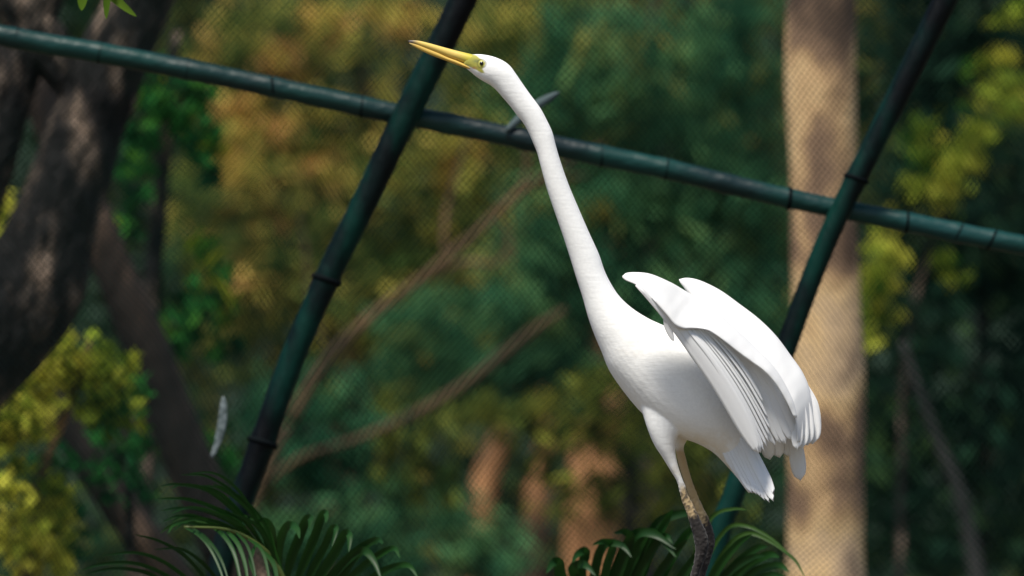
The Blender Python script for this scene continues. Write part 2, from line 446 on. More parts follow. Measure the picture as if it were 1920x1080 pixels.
# slim trunks low in the middle
for px_list, lab in (([(950, 770, 14), (932, 830, 20), (910, 900, 24), (895, 1000, 22), (885, 1100, 20)], "slim orange barked tree leaning low in the middle of the background"),
                     ([(1022, 820, 14), (1010, 900, 22), (1004, 1000, 26), (1000, 1100, 28)], "slim dull brown barked tree just left of the widest orange trunk"),
                     ([(1130, 760, 38), (1118, 860, 48), (1112, 960, 52), (1108, 1090, 54)], "widest orange brown trunk seen just left of the bird's legs")):
    path_top = [(px_list[0][0] + 14, 420, px_list[0][2] * .5), (px_list[0][0] + 8, 620, px_list[0][2] * .8)] + px_list
    tree("slim_tree", lab, 29.4 if px_list[0][0] != 1130 else 29.8, path_top, [(px_list[0][0] + 10, 380, 60, 60, .3)], 0.16, 0.2, M["lf_teal"], M["bark_orange"], dens=120, group="slim orange barked trees")
tree("thin_grey_tree", "thin grey trunk leaning in the dark lower right corner", 18.6,
     [(1690, 640, 6), (1755, 820, 10), (1800, 930, 13), (1832, 1080, 15)], [(1690, 620, 50, 40, .3)], 0.11, 0.4, M["lf_dark"], M["bark_grey"], dens=150)

# pale trunk on the right, with its crown above the picture
def world_blob(c, r, n, bias, clump=0.2):
    nc = max(3, n // 26)
    cc = rng.normal(size=(nc, 3)); cc /= np.linalg.norm(cc, axis=1)[:, None]; cc *= (rng.random(nc) ** 0.4)[:, None]
    w = rng.integers(0, nc, n)
    q = cc[w] + rng.normal(size=(n, 3)) * clump
    return np.array(c) + q * np.array(r), rng.normal(bias, 0.2, n)
ex = [world_blob((1.3, 15.6, 7.2), (1.6, 1.0, 0.7), 1200, .4)]
ex = (np.concatenate([e[0] for e in ex]), np.concatenate([e[1] for e in ex]))
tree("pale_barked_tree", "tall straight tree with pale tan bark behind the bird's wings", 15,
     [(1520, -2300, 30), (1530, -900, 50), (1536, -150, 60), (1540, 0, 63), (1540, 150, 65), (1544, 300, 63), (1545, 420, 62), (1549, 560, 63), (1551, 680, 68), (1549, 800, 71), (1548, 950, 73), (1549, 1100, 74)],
     [(1560, -2300, 200, 200, .4)], 0.12, 0.45, M["lf_green"], M["bark_pale_dappled"], dens=100, m=40, rough=0.07, freq=3.2, extra_blobs=ex)

# reddish leaning trunk, lower left trunk
tree("reddish_leaning_tree", "reddish brown trunk leaning down to the right beside the first leaning pole", 15.2,
     [(60, 150, 32), (140, 330, 40), (204, 480, 38), (268, 640, 43), (324, 790, 46), (370, 900, 48), (418, 1010, 50), (456, 1110, 52)],
     None, 0, 0, None, M["bark_red"], m=32, rough=0.07, seed=5)
tree("low_leaning_tree", "dull pinkish trunk leaning across the bottom left corner", 14.6,
     [(20, 640, 24), (110, 780, 30), (195, 910, 34), (262, 1000, 36), (335, 1100, 38)],
     None, 0, 0, None, M["bark_red"], m=24, rough=0.07, seed=9)
# left green tree
tree("green_leaved_tree", "tree with fresh green leaf clumps between the rough trunk and the first leaning pole", 16.5,
     [(330, 60, 8), (310, 260, 14), (290, 480, 18), (270, 700, 22), (265, 960, 24), (262, 1090, 26)],
     [(330, 215, 85, 75, .55), (290, 260, 60, 70, .45), (400, 280, 45, 55, .55), (395, 520, 50, 105, .65), (420, 560, 35, 70, .75), (350, 610, 70, 60, .4), (265, 330, 50, 60, .4), (240, 430, 30, 50, .5), (370, 160, 50, 30, .4), (420, 640, 30, 40, .3), (300, 140, 60, 40, .35), (410, 840, 40, 60, .3)],
     0.07, 0.5, M["lf_green"], M["bark_dark"], dens=1700)
# yellow green shrub, lower left
tree("yellow_shrub", "yellow green leafy shrub in the bottom left corner", 13.9,
     [(170, 640, 4), (130, 760, 6), (90, 860, 8), (60, 960, 10), (50, 1090, 12)],
     [(30, 790, 70, 85, .6), (110, 690, 55, 55, .7), (165, 690, 60, 50, .6), (15, 900, 40, 70, .6), (45, 1010, 75, 85, .8), (0, 370, 34, 60, .8), (122, 605, 10, 14, .8), (215, 730, 50, 65, .2), (60, 740, 60, 60, .65), (90, 640, 40, 30, .5), (95, 960, 50, 60, .6), (20, 620, 30, 50, .3), (110, 1050, 40, 40, .7), (230, 690, 40, 40, .4), (180, 770, 45, 35, .25)],
     0.04, 0.6, M["lf_yellow"], M["branch_tan"], dens=8000, cat="shrub", limbs=[[(40, 815, 4), (95, 805, 5), (125, 770, 4), (120, 720, 3)]], clump=0.34)
tree("green_shrub", "mid green shrub under the yellow green one at the lower left", 14.3,
     [(230, 760, 4), (240, 900, 8), (245, 1090, 10)],
     [(225, 830, 70, 70, .3), (260, 770, 35, 80, .4), (200, 900, 60, 60, .15), (270, 880, 40, 70, .2), (100, 880, 70, 60, 0.0), (150, 1000, 70, 70, 0.0)],
     0.04, 0.5, M["lf_green"], M["bark_dark"], dens=2600, cat="shrub")

# rough dark trunk at the left, crown out of the picture above
ex = [world_blob((-1.4, 10.6, 6.5), (1.8, .8, 0.5), 2000, .4), world_blob((0.6, 10.6, 6.6), (1.4, .7, 0.5), 1300, .4)]  # unseen leaf clumps added high up to shade the poles and netting
ex = (np.concatenate([e[0] for e in ex]), np.concatenate([e[1] for e in ex]))
tree("rough_barked_tree", "massive dark trunk with rough cracked bark leaning across the upper left", 13.4,
     [(820, -1900, 30), (560, -900, 50), (380, -250, 68), (272, -20, 62), (226, 80, 64), (186, 180, 68), (142, 300, 75), (100, 430, 86), (44, 560, 100), (-110, 740, 108), (-250, 900, 118)],
     [(820, -1900, 200, 200, .4)], 0.10, 0.45, M["lf_green"], M["bark_dark"], dens=100, m=72, rough=0.12, freq=9, seed=2, extra_blobs=ex,
     limbs=[[(180, 210, 40), (100, 100, 45), (30, 0, 48), (-60, -140, 46)], [(-120, 520, 70), (-40, 330, 62), (10, 180, 50), (60, 40, 44), (110, -120, 40)]])

# bare branching tree behind the net
d = 20.0
bt = thing("bare_tree", P(440, 3000, d) * np.array([1, 1, 0]), "bare leafless tree with thin tan limbs slanting up behind the first leaning pole", "tree")
def bt_limb(name, pts): bark_tube(name, px_path(pts, d), [q[2] * K(d) * 0.72 for q in pts], M["branch_tan"], bt, m=8, rough=0.12, per=5)
pth, rd = trunk_from_px([(540, 800, 15), (490, 900, 17), (455, 1010, 19), (440, 1100, 20)], d)
bark_tube("trunk", pth, [q * 0.72 for q in rd], M["branch_tan"], bt, m=10, rough=0.1)
bt_limb("limb", [(545, 790, 13), (610, 680, 15), (700, 590, 13), (800, 515, 12), (900, 430, 11), (970, 365, 11), (1040, 320, 8), (1130, 270, 5)])
bt_limb("limb", [(475, 925, 9), (560, 860, 8), (650, 830, 9), (750, 790, 12), (850, 735, 13), (940, 668, 14), (1000, 620, 12), (1060, 580, 7)])
bt_limb("twig", [(975, 362, 8), (990, 310, 7), (985, 240, 4)])
bt_limb("twig", [(985, 355, 7), (1050, 335, 6), (1100, 330, 4)])
bt_limb("twig", [(835, 490, 7), (835, 410, 8), (855, 330, 6), (880, 250, 4)])
bt_limb("twig", [(800, 520, 5), (870, 492, 7), (930, 495, 7), (955, 455, 6), (930, 395, 4)])
bt_limb("twig", [(620, 672, 5), (580, 560, 6), (575, 480, 5), (560, 400, 3)])

# ------------------------------------------------------------------ aviary frame
RAIL_D, POST_D, NET_D = 10.95, 10.905, 10.975
av = thing("aviary_fence", P(430, 3100, RAIL_D) * np.array([1, 1, 0]), "dark green aviary wall of round poles and a slanting rail backed with wire netting", "aviary fence")

def pole(name, pts, d, node_px=(), m=20, parent=av, per=8, wob=0.03, seed=0.0):
    path = [P(q[0], q[1], d) for q in pts]; rad = [q[2] * K(d) for q in pts]
    pr = catmull(np.hstack([np.array(path), np.array(rad)[:, None]]), per)
    p, r = pr[:, :3], pr[:, 3].copy()
    X, Y, _ = to_px(p)
    for (nx, ny) in node_px:                       # slight swelling at each joint
        dist = np.hypot(X - nx, Y - ny)
        r *= 1 + 0.07 * np.exp(-(dist / 14) ** 2)
    R = tube_rings(p, r, m)
    for i in range(len(p)):
        for j in range(m):
            v = R[i, j]
            f = mnoise.fractal(Vector((v[0] * 9 + seed, v[1] * 9, v[2] * 9)), 1.0, 2.0, 3)
            R[i, j] = p[i] + (v - p[i]) * (1 + wob * f)
    V, F = rings_mesh(name, R)
    return obj(name, mesh_from(name, V, F), M["pole"], parent)

def ring_tie(center_px, direction_px, r_px, d, parent, thick=2.2, mat=None, name="tie"):
    c = P(center_px[0], center_px[1], d)
    k = K(d)
    t = direction_px[0] * RIGHT - direction_px[1] * UP
    t = t / np.linalg.norm(t)
    a = np.array([0, 1.0, 0]) - t * t[1]; a /= np.linalg.norm(a)
    b = np.cross(t, a)
    th = np.linspace(0, 2 * np.pi, 21)[:-1]
    path = c + r_px * k * (np.cos(th)[:, None] * a + np.sin(th)[:, None] * b) + (0.12 * r_px * k * np.sin(th * 1.0 + center_px[0]))[:, None] * t
    m = 6
    R = np.zeros((20, m, 3))
    for i in range(20):
        rad_dir = np.cos(th[i]) * a + np.sin(th[i]) * b
        for j in range(m):
            ph = 2 * np.pi * j / m
            R[i, j] = path[i] + thick * k * (np.cos(ph) * rad_dir + np.sin(ph) * 1.5 * t)
    V = R.reshape(-1, 3); F = []
    for i in range(20):
        for j in range(m):
            i2, j2 = (i + 1) % 20, (j + 1) % m
            F.append((i * m + j, i2 * m + j, i2 * m + j2, i * m + j2))
    return obj(name, mesh_from(name, V, F), mat or M["tie"], parent)

rail_pts = [(-900, -120, 20.2), (-400, -20, 20.2), (0, 66, 19.8), (180, 98, 19.8), (350, 130, 19.4), (510, 163, 19.4), (680, 200, 19.4), (770, 219, 19.4), (880, 240, 19.4), (985, 262, 19.8),
            (1128, 292, 19.8), (1250, 317, 19.4), (1365, 345, 18.9), (1480, 372, 18.5), (1580, 393, 18.5), (1700, 416, 18.5), (1800, 437, 18.5), (1930, 462, 18.5), (2300, 530, 18.5), (2800, 620, 18.5)]
rail_nodes = [(-130, 38), (32, 72), (190, 100), (350, 130), (512, 163), (678, 200), (838, 231), (985, 262), (1128, 292), (1250, 317), (1365, 345), (1480, 372), (1700, 416), (1797, 436), (1860, 449), (2000, 475)]
rail = pole("rail", rail_pts, RAIL_D, rail_nodes, per=10)
rail.data.materials[0] = M["rail"]
rail["label"] = "slanting green rail running across the whole aviary wall"
for i, (x, y) in enumerate(rail_nodes):
    if -20 < x < 1940 and i not in (6, 10):
        ring_tie((x, y), (1, 0.205 + random.uniform(-.25, .2)), 19.4, RAIL_D, rail, thick=random.uniform(1.2, 2.6))
post1 = [(1240, -900, 27.1), (1020, -330, 26.2), (868, 0, 25.8), (762, 215, 25.4), (690, 365, 24.6), (612, 525, 23.8), (545, 680, 23.8), (492, 830, 23.8), (445, 960, 23.8), (415, 1060, 23.8), (340, 1500, 24.6), (280, 2200, 24.6), (255, 3120, 25.4)]
post2 = [(2120, -900, 24.1), (1900, -260, 23.4), (1772, 0, 22.6), (1678, 190, 21.2), (1582, 382, 19.7), (1530, 500, 19.7), (1478, 640, 19.7), (1420, 800, 20.4), (1375, 930, 20.4), (1342, 1040, 20.4), (1265, 1500, 21.9), (1205, 2200, 21.9), (1180, 3120, 22.6)]
p1 = pole("post", post1, POST_D, [(612, 525), (492, 830)], per=12, seed=4)
p1["label"] = "leaning green post left of the bird"
p2 = pole("post", post2, POST_D, [(1605, 335)], per=12, seed=8)
p2["label"] = "leaning green post right of the bird, in front of the pale trunk"
ring_tie((612, 525), (-0.46, 1), 25.5, POST_D, p1, thick=4, name="collar")
ring_tie((492, 830), (-0.36, 1), 25.5, POST_D, p1, thick=4, name="collar")
ring_tie((1605, 335), (-0.48, 1), 21.5, POST_D, p2, thick=3, name="collar")
for c_, dd_ in (((766, 212), (-0.5, 1)), ((1582, 384), (-0.5, 1))):   # binding round the crossings
    pass

def build_net():
    k = K(NET_D)
    x0, x1, y0, y1 = -330, 2250, -300, 1420
    pitch = 8.5                      # px between wires, measured across them
    ang = math.radians(50)
    rad = 0.73 / 1000          # wire radius in metres
    allV, allF = [], []
    base = 0
    cx, cy = (x0 + x1) / 2, (y0 + y1) / 2
    half = math.hypot(x1 - x0, y1 - y0) / 2
    for sgn in (1, -1):
        dx, dy = math.cos(ang), sgn * math.sin(ang)
        nx, ny = -dy, dx
        cnt = int(half / pitch)
        for i in range(-cnt, cnt + 1):
            ox, oy = cx + nx * i * pitch, cy + ny * i * pitch
            t0, t1 = -1e9, 1e9
            for o_, d_, lo, hi in ((ox, dx, x0, x1), (oy, dy, y0, y1)):
                a, b = (lo - o_) / d_, (hi - o_) / d_
                t0 = max(t0, min(a, b)); t1 = min(t1, max(a, b))
            if t1 - t0 < 20: continue
            ns = max(2, int((t1 - t0) / 55))
            t = np.linspace(t0, t1, ns + 1)
            X = ox + dx * t; Y = oy + dy * t
            # slack in the net
            wx = 34 * np.sin(X / 210 + 0.8) * np.sin(Y / 260) + 9 * np.sin(X / 90 + Y / 140)
            wy = 30 * np.sin(X / 240 - 0.4) * np.cos(Y / 190) + 7 * np.sin(Y / 80 - X / 170)
            dep = 0.012 * np.sin(X / 160) * np.sin(Y / 210 + 1) + 0.012
            X = X + wx; Y = Y + wy
            p = CAM + (NET_D + dep)[:, None] * FWD + ((X - 960) * k)[:, None] * RIGHT + ((540 - Y) * k)[:, None] * UP
            n2 = np.array([nx, 0, -ny])
            a1 = p + n2 * rad; a2 = p - 0.5 * n2 * rad + np.array([0, .87 * rad, 0]); a3 = p - 0.5 * n2 * rad - np.array([0, .87 * rad, 0])
            V = np.stack([a1, a2, a3], 1).reshape(-1, 3)
            I = base + np.arange(ns)[:, None] * 3
            for u, v in ((0, 1), (1, 2), (2, 0)):
                allF.append(np.concatenate([I + u, I + v, I + v + 3, I + u + 3], 1))
            allV.append(V); base += len(V)
    me = quads_mesh("netting", np.concatenate(allV), np.concatenate(allF))
    o = obj("netting", me, M["wire"], av)
    o["kind"] = "stuff"
    o["label"] = "fine dark wire netting stretched behind the poles"
build_net()

# ------------------------------------------------------------------ palms
def palm_leaflet(pts, width_px, d0, d1, parent, tint, fold=0.35, name="leaflet"):
    c = catmull([(q[0], q[1]) for q in pts], 6)
    n = len(c)
    s = np.linspace(0, 1, n)
    dep = d0 + (d1 - d0) * s
    w = width_px * np.minimum(1, 0.35 + s * 3.2) * np.clip(1 - s ** 3.2, 0, 1) ** 0.75 * 0.5 + 0.3
    T = np.gradient(c, axis=0); T /= np.linalg.norm(T, axis=1)[:, None] + 1e-9
    N = np.stack([-T[:, 1], T[:, 0]], 1)
    V, F = [], []
    for i in range(n):
        k = K(dep[i])
        l = c[i] + N[i] * w[i]; r = c[i] - N[i] * w[i]
        f = w[i] * fold * k
        V += [P(l[0], l[1], dep[i] - f), P(c[i][0], c[i][1], dep[i] + f * 0.6), P(r[0], r[1], dep[i] - f * 0.2)]
    for i in range(n - 1):
        a = 3 * i
        F += [(a, a + 1, a + 4, a + 3), (a + 1, a + 2, a + 5, a + 4)]
    me = mesh_from(name, V, F)
    at = me.attributes.new("tint", 'FLOAT', 'FACE')
    at.data.foreach_set("value", np.full(len(F), tint, np.float32))
    return obj(name, me, M["palm"], parent)

def rachis(pts, r0, r1, d0, d1, parent):
    c = catmull([(q[0], q[1]) for q in pts], 6)
    s = np.linspace(0, 1, len(c))
    p = [P(c[i][0], c[i][1], d0 + (d1 - d0) * s[i]) for i in range(len(c))]
    R = tube_rings(p, (r0 + (r1 - r0) * s) * K(d0), 8)
    V, F = rings_mesh("frond", R)
    me = mesh_from("frond", V, F)
    return obj("frond", me, M["palm_stem"], parent)

# left palm
pl = thing("palm", P(560, 2600, 10.0) * np.array([1, 1, 0]), "feathery palm with arching fronds at the lower left", "palm", "palms at the bottom edge")
gb = np.array([pl.location.x, pl.location.y, -0.05])
def stem(parent, ground, top, r=0.014):
    mid = (ground + top) / 2 + np.array([0.03, 0.02, 0])
    pr = catmull([ground, mid, top], 8)
    V, F = rings_mesh("stem", tube_rings(pr, np.linspace(r * 1.3, r * 0.7, len(pr)), 10))
    obj("stem", mesh_from("stem", V, F), M["palm_stem"], parent)
stem(pl, gb, P(600, 1340, 10.05)); stem(pl, gb + np.array([0.05, 0.03, 0]), P(640, 1340, 10.1))
fa = rachis([(600, 1340), (560, 1160), (515, 1055), (470, 1012), (420, 992), (345, 988)], 7, 2.0, 10.05, 9.95, pl)
La = [  # leaflets arching up and to the left
    [(515, 1055), (492, 1000), (470, 960), (430, 918), (385, 892), (340, 890)],
    [(500, 1040), (470, 990), (430, 950), (385, 918), (330, 908), (300, 912)],
    [(490, 1030), (450, 985), (400, 952), (345, 936), (292, 934)],
    [(480, 1020), (440, 985), (390, 960), (340, 952), (300, 958)],
    [(470, 1012), (425, 985), (380, 972), (335, 968), (305, 978)],
    [(460, 1008), (420, 992), (385, 985), (345, 980), (310, 992)],
    [(525, 1075), (505, 1020), (480, 975), (448, 940), (410, 915), (372, 910)],
    [(440, 998), (400, 982), (360, 975), (322, 984), (300, 1000)],
    [(530, 1090), (512, 1040), (492, 1000), (466, 975), (430, 960)],
]
Ld = [  # leaflets hanging down
    [(400, 990), (420, 1005), (438, 1035), (450, 1085), (455, 1130)],
    [(345, 988), (372, 1003), (395, 1030), (415, 1075), (425, 1120)],
    [(360, 988), (392, 1015), (415, 1050), (432, 1100)],
    [(440, 996), (462, 1020), (475, 1060), (482, 1110)],
    [(465, 1010), (490, 1030), (502, 1070), (508, 1120)],
    [(490, 1030), (512, 1055), (520, 1090), (524, 1130)],
    [(420, 992), (445, 1018), (460, 1060), (466, 1110)],
    [(480, 1020), (470, 1050), (480, 1085), (490, 1130)],
]
def jit(q, a): return [(x + random.uniform(-a, a) + a * .6 * i, y + random.uniform(-a, a) * .7) for i, (x, y) in enumerate(q)]
La += [jit(q, 7) for q in La]
for q in La: palm_leaflet(q, 5.5 + random.random() * 3, 10.02, 9.85 + random.random() * .2, fa, 0.25 + 0.35 * random.random())
for q in Ld: palm_leaflet(q, 5 + random.random() * 3, 9.98, 9.85, fa, 0.15 + 0.3 * random.random())
fb = rachis([(640, 1340), (600, 1200), (545, 1110), (500, 1040), (480, 1005), (462, 985)], 7, 2.5, 10.1, 10.0, pl)
Lb = [
    [(505, 1050), (500, 1010), (492, 985), (478, 972), (462, 976), (452, 990)],
    [(515, 1065), (512, 1020), (508, 990), (498, 976), (484, 975)],
    [(525, 1080), (522, 1035), (530, 1000), (542, 984), (556, 990), (562, 1010)],
    [(535, 1100), (545, 1050), (562, 1005), (574, 975), (582, 972), (580, 992)],
    [(545, 1115), (570, 1055), (590, 1005), (603, 968), (611, 962), (612, 980)],
    [(555, 1130), (585, 1070), (608, 1025), (622, 992), (630, 992), (622, 1025)],
    [(565, 1140), (600, 1080), (628, 1035), (645, 1003), (655, 1004), (654, 1035)],
    [(572, 1150), (615, 1090), (650, 1050), (685, 1022), (708, 1012), (718, 1020)],
    [(580, 1160), (630, 1110), (672, 1070), (710, 1040), (738, 1028), (750, 1046)],
    [(590, 1175), (640, 1130), (690, 1090), (730, 1066), (765, 1060), (785, 1085)],
    [(600, 1185), (630, 1105), (655, 1055), (680, 1032), (700, 1050), (716, 1090)],
]
for q in Lb: palm_leaflet(q, 14 + random.random() * 5, 10.12, 9.98, fb, 0.05 + 0.35 * random.random(), fold=0.5)
fc = rachis([(600, 1340), (520, 1240), (430, 1160), (330, 1110), (230, 1085)], 6, 1.5, 10.05, 9.9, pl)
for q in ([(430, 1160), (395, 1100), (350, 1045), (300, 1015), (252, 1002)], [(400, 1140), (350, 1085), (300, 1050), (250, 1036), (190, 1042)], [(370, 1125), (310, 1078), (250, 1056), (190, 1058), (150, 1070)],
          [(340, 1112), (280, 1076), (220, 1066), (160, 1076)], [(450, 1170), (420, 1110), (385, 1060), (340, 1030), (290, 1030)]):
    palm_leaflet(q, 7, 10.02, 9.9, fc, 0.25 * random.random())

# right palm
pr_ = thing("palm", P(1230, 2600, 10.25) * np.array([1, 1, 0]), "feathery palm with broad dark fronds around the bird's legs", "palm", "palms at the bottom edge")
gb = np.array([pr_.location.x, pr_.location.y, -0.05])
stem(pr_, gb, P(1180, 1340, 10.3)); stem(pr_, gb + np.array([0.05, 0.04, 0]), P(1260, 1340, 10.3))
fd = rachis([(1180, 1340), (1170, 1240), (1130, 1170), (1080, 1120), (1030, 1100), (1000, 1105)], 7, 2, 10.3, 10.2, pr_)
Lr = [
    [(1165, 1230), (1190, 1120), (1222, 1030), (1250, 975), (1262, 955)],
    [(1160, 1220), (1175, 1120), (1205, 1040), (1235, 980), (1285, 962), (1300, 970)],
    [(1168, 1235), (1215, 1130), (1250, 1060), (1285, 1005), (1305, 985)],
    [(1172, 1240), (1230, 1150), (1275, 1085), (1310, 1035), (1325, 1010)],
    [(1150, 1200), (1150, 1110), (1168, 1050), (1182, 1010), (1170, 997), (1150, 1000)],
    [(1140, 1185), (1130, 1110), (1138, 1060), (1148, 1025), (1132, 1015), (1110, 1022)],
    [(1120, 1160), (1095, 1105), (1090, 1070), (1098, 1035), (1084, 1038), (1072, 1055)],
    [(1105, 1145), (1070, 1105), (1052, 1080), (1048, 1055), (1036, 1056), (1024, 1075)],
    [(1150, 1200), (1165, 1100), (1190, 1040), (1212, 1000), (1240, 1010), (1268, 1045)],
    [(1158, 1210), (1185, 1110), (1215, 1045), (1245, 1005), (1262, 1020)],
    [(1130, 1170), (1115, 1100), (1120, 1050), (1135, 1020), (1165, 1022), (1185, 1045)],
    [(1115, 1150), (1085, 1095), (1075, 1065), (1095, 1058), (1118, 1080)],
    [(1170, 1240), (1200, 1140), (1240, 1070), (1270, 1030), (1290, 1010)],
    [(1140, 1180), (1150, 1090), (1172, 1030), (1195, 1000), (1230, 1003), (1268, 1030)],
]
for q in Lr: palm_leaflet(q, 16 + random.random() * 6, 10.3, 10.2, fd, 0.05 + 0.4 * random.random(), fold=0.45)
fe = rachis([(1260, 1340), (1285, 1240), (1320, 1160), (1370, 1110), (1430, 1090), (1490, 1100)], 7, 2, 10.3, 10.25, pr_)
Le = [
    [(1290, 1230), (1300, 1120), (1330, 1040), (1362, 992), (1395, 985), (1440, 1005), (1485, 1042)],
    [(1300, 1200), (1320, 1120), (1350, 1060), (1385, 1018), (1410, 1002)],
    [(1310, 1180), (1340, 1110), (1375, 1065), (1415, 1030), (1440, 1024)],
    [(1325, 1155), (1360, 1100), (1400, 1062), (1440, 1040), (1462, 1045)],
    [(1340, 1140), (1380, 1100), (1420, 1070), (1460, 1060), (1480, 1072)],
    [(1360, 1120), (1400, 1095), (1445, 1078), (1480, 1085)],
    [(1290, 1230), (1295, 1110), (1310, 1010), (1340, 965), (1375, 954), (1400, 956)],
    [(1295, 1215), (1320, 1110), (1360, 1030), (1400, 1000), (1445, 1015), (1490, 1050), (1510, 1085)],
    [(1300, 1205), (1330, 1120), (1370, 1070), (1410, 1045), (1436, 1042)],
]
for i, q in enumerate(Le): palm_leaflet(q, 15 + random.random() * 5 if i not in (0, 6, 7) else 8, 10.3, 10.22, fe, 0.1 + 0.4 * random.random() if i not in (0, 6, 7) else 0.7)

# ------------------------------------------------------------------ tree whose leaves hang into the top left corner
st = thing("overhanging_tree", (-2.7, 10.0, 0), "overhanging tree whose yellow green leaves dangle into the top left corner", "tree")
bark_tube("trunk", [(-2.7, 10.0, -0.1), (-2.65, 10.0, 1.8), (-2.55, 10.02, 3.4), (-2.4, 10.05, 4.6)], [.14, .12, .1, .07], M["bark_dark"], st, m=14)
bark_tube("limb", [(-2.5, 10.02, 3.8), (-1.9, 10.0, 3.95), (-1.2, 9.95, 3.75), tuple(P(205, -70, 9.93))], [.04, .03, .016, .004], M["bark_dark"], st, m=8)
p, tt = world_blob((-2.3, 10.6, 5.2), (1.2, 1.1, .7), 1300, .5)
leaf_cloud("crown", p, 0.09, 0.45, M["lf_green"], st, tint=tt)
def broad_leaf(pts, w, d, parent, tint):
    o = palm_leaflet(pts, w, d, d - 0.02, parent, tint, fold=0.25, name="leaf")
    o.data.materials.clear(); o.data.materials.append(M["lf_sprig"])
broad_leaf([(158, -48), (156, -20), (154, 2), (153, 20)], 22, 9.93, st, .4)
broad_leaf([(205, -70), (203, -30), (200, 8), (199, 36)], 15, 9.9, st, .2)
broad_leaf([(185, -38), (206, -12), (230, 10), (256, 31)], 17, 9.92, st, .8)
broad_leaf([(120, -70), (90, -50), (60, -30), (30, -20)], 17, 9.95, st, .5)
bark_tube("twig", [P(205, -70, 9.93), P(180, -58, 9.93), P(120, -72, 9.95)], [.004, .003, .002], M["bark_dark"], st, m=6)

# ------------------------------------------------------------------ bits caught on the aviary wall
def feather_mesh(name, root, tip, width_px, d_root, d_tip, bow=0.0, camber=0.18, tipround=0.5, notch=0.0, thick=0.0009, nl=16, wroot=0.45, tilt=0.0):
    """one feather blade with a raised shaft, real thickness, rounded tip"""
    root, tip = np.array(root, float), np.array(tip, float)
    ax = tip - root; Lp = np.linalg.norm(ax); ax /= Lp
    nv = np.array([-ax[1], ax[0]])
    s = np.linspace(0, 1, nl) ** 0.9
    prof = (wroot + (1 - wroot) * np.minimum(1, s * 2.2)) * np.sqrt(np.clip(1 - np.clip((s - (1 - tipround * 0.5)) / (tipround * 0.5), 0, 1) ** 2, 0.0, 1))
    u = np.linspace(-1, 1, 7)
    top = np.zeros((nl, 7, 3)); bot = np.zeros((nl, 7, 3))
    barb = np.zeros((nl, 7, 3))
    for i in range(nl):
        dep = d_root + (d_tip - d_root) * s[i]
        k = K(dep)
        c = root + ax * Lp * s[i] + nv * bow * Lp * math.sin(math.pi * s[i])
        w = max(prof[i] * width_px / 2, 0.25)
        for j in range(7):
            jag = notch * (((i * 7 + j * 13) % 5) - 2) if i > nl - 4 else 0
            q = c + nv * w * u[j] + ax * jag
            cam_off = camber * (u[j] ** 2) * w * k - tilt * u[j] * w * k - (0.0006 if j == 3 else 0)
            top[i, j] = P(q[0], q[1], dep + cam_off)
            bot[i, j] = P(q[0], q[1], dep + cam_off + thick)
            barb[i, j] = (s[i] * Lp * 0.05 + abs(u[j]) * 1.2, u[j] * 0.1, 0)
    n = nl * 7
    V = np.concatenate([top.reshape(-1, 3), bot.reshape(-1, 3)])
    F = []
    I = lambda i, j: i * 7 + j
    for i in range(nl - 1):
        for j in range(6):
            F.append((I(i, j), I(i, j + 1), I(i + 1, j + 1), I(i + 1, j)))
            F.append((n + I(i + 1, j), n + I(i + 1, j + 1), n + I(i, j + 1), n + I(i, j)))
        F.append((I(i, 0), I(i + 1, 0), n + I(i + 1, 0), n + I(i, 0)))
        F.append((I(i + 1, 6), I(i, 6), n + I(i, 6), n + I(i + 1, 6)))
    for j in range(6):
        F.append((I(0, j + 1), I(0, j), n + I(0, j), n + I(0, j + 1)))
        F.append((I(nl - 1, j), I(nl - 1, j + 1), n + I(nl - 1, j + 1), n + I(nl - 1, j)))
    me = mesh_from(name, V, F)
    at = me.attributes.new("barb", 'FLOAT_VECTOR', 'POINT')
    at.data.foreach_set("vector", np.concatenate([barb.reshape(-1, 3)] * 2).astype(np.float32).ravel())
    return me

o = obj("feather", feather_mesh("feather", (397, 858), (419, 742), 17, NET_D - 0.02, NET_D - 0.012, bow=0.06, tipround=0.9), M["down"])
tag(o, "small whitish feather caught upright on the netting left of the first leaning pole", "feather")
o = obj("dry_leaf", feather_mesh("dry_leaf", (948, 246), (1050, 172), 22, RAIL_D - 0.03, RAIL_D + 0.015, bow=-0.04, tipround=1.4, camber=0.5), M["dead_leaf"])
tag(o, "dry grey blade shaped leaf resting across the rail behind the bird's neck", "leaf")

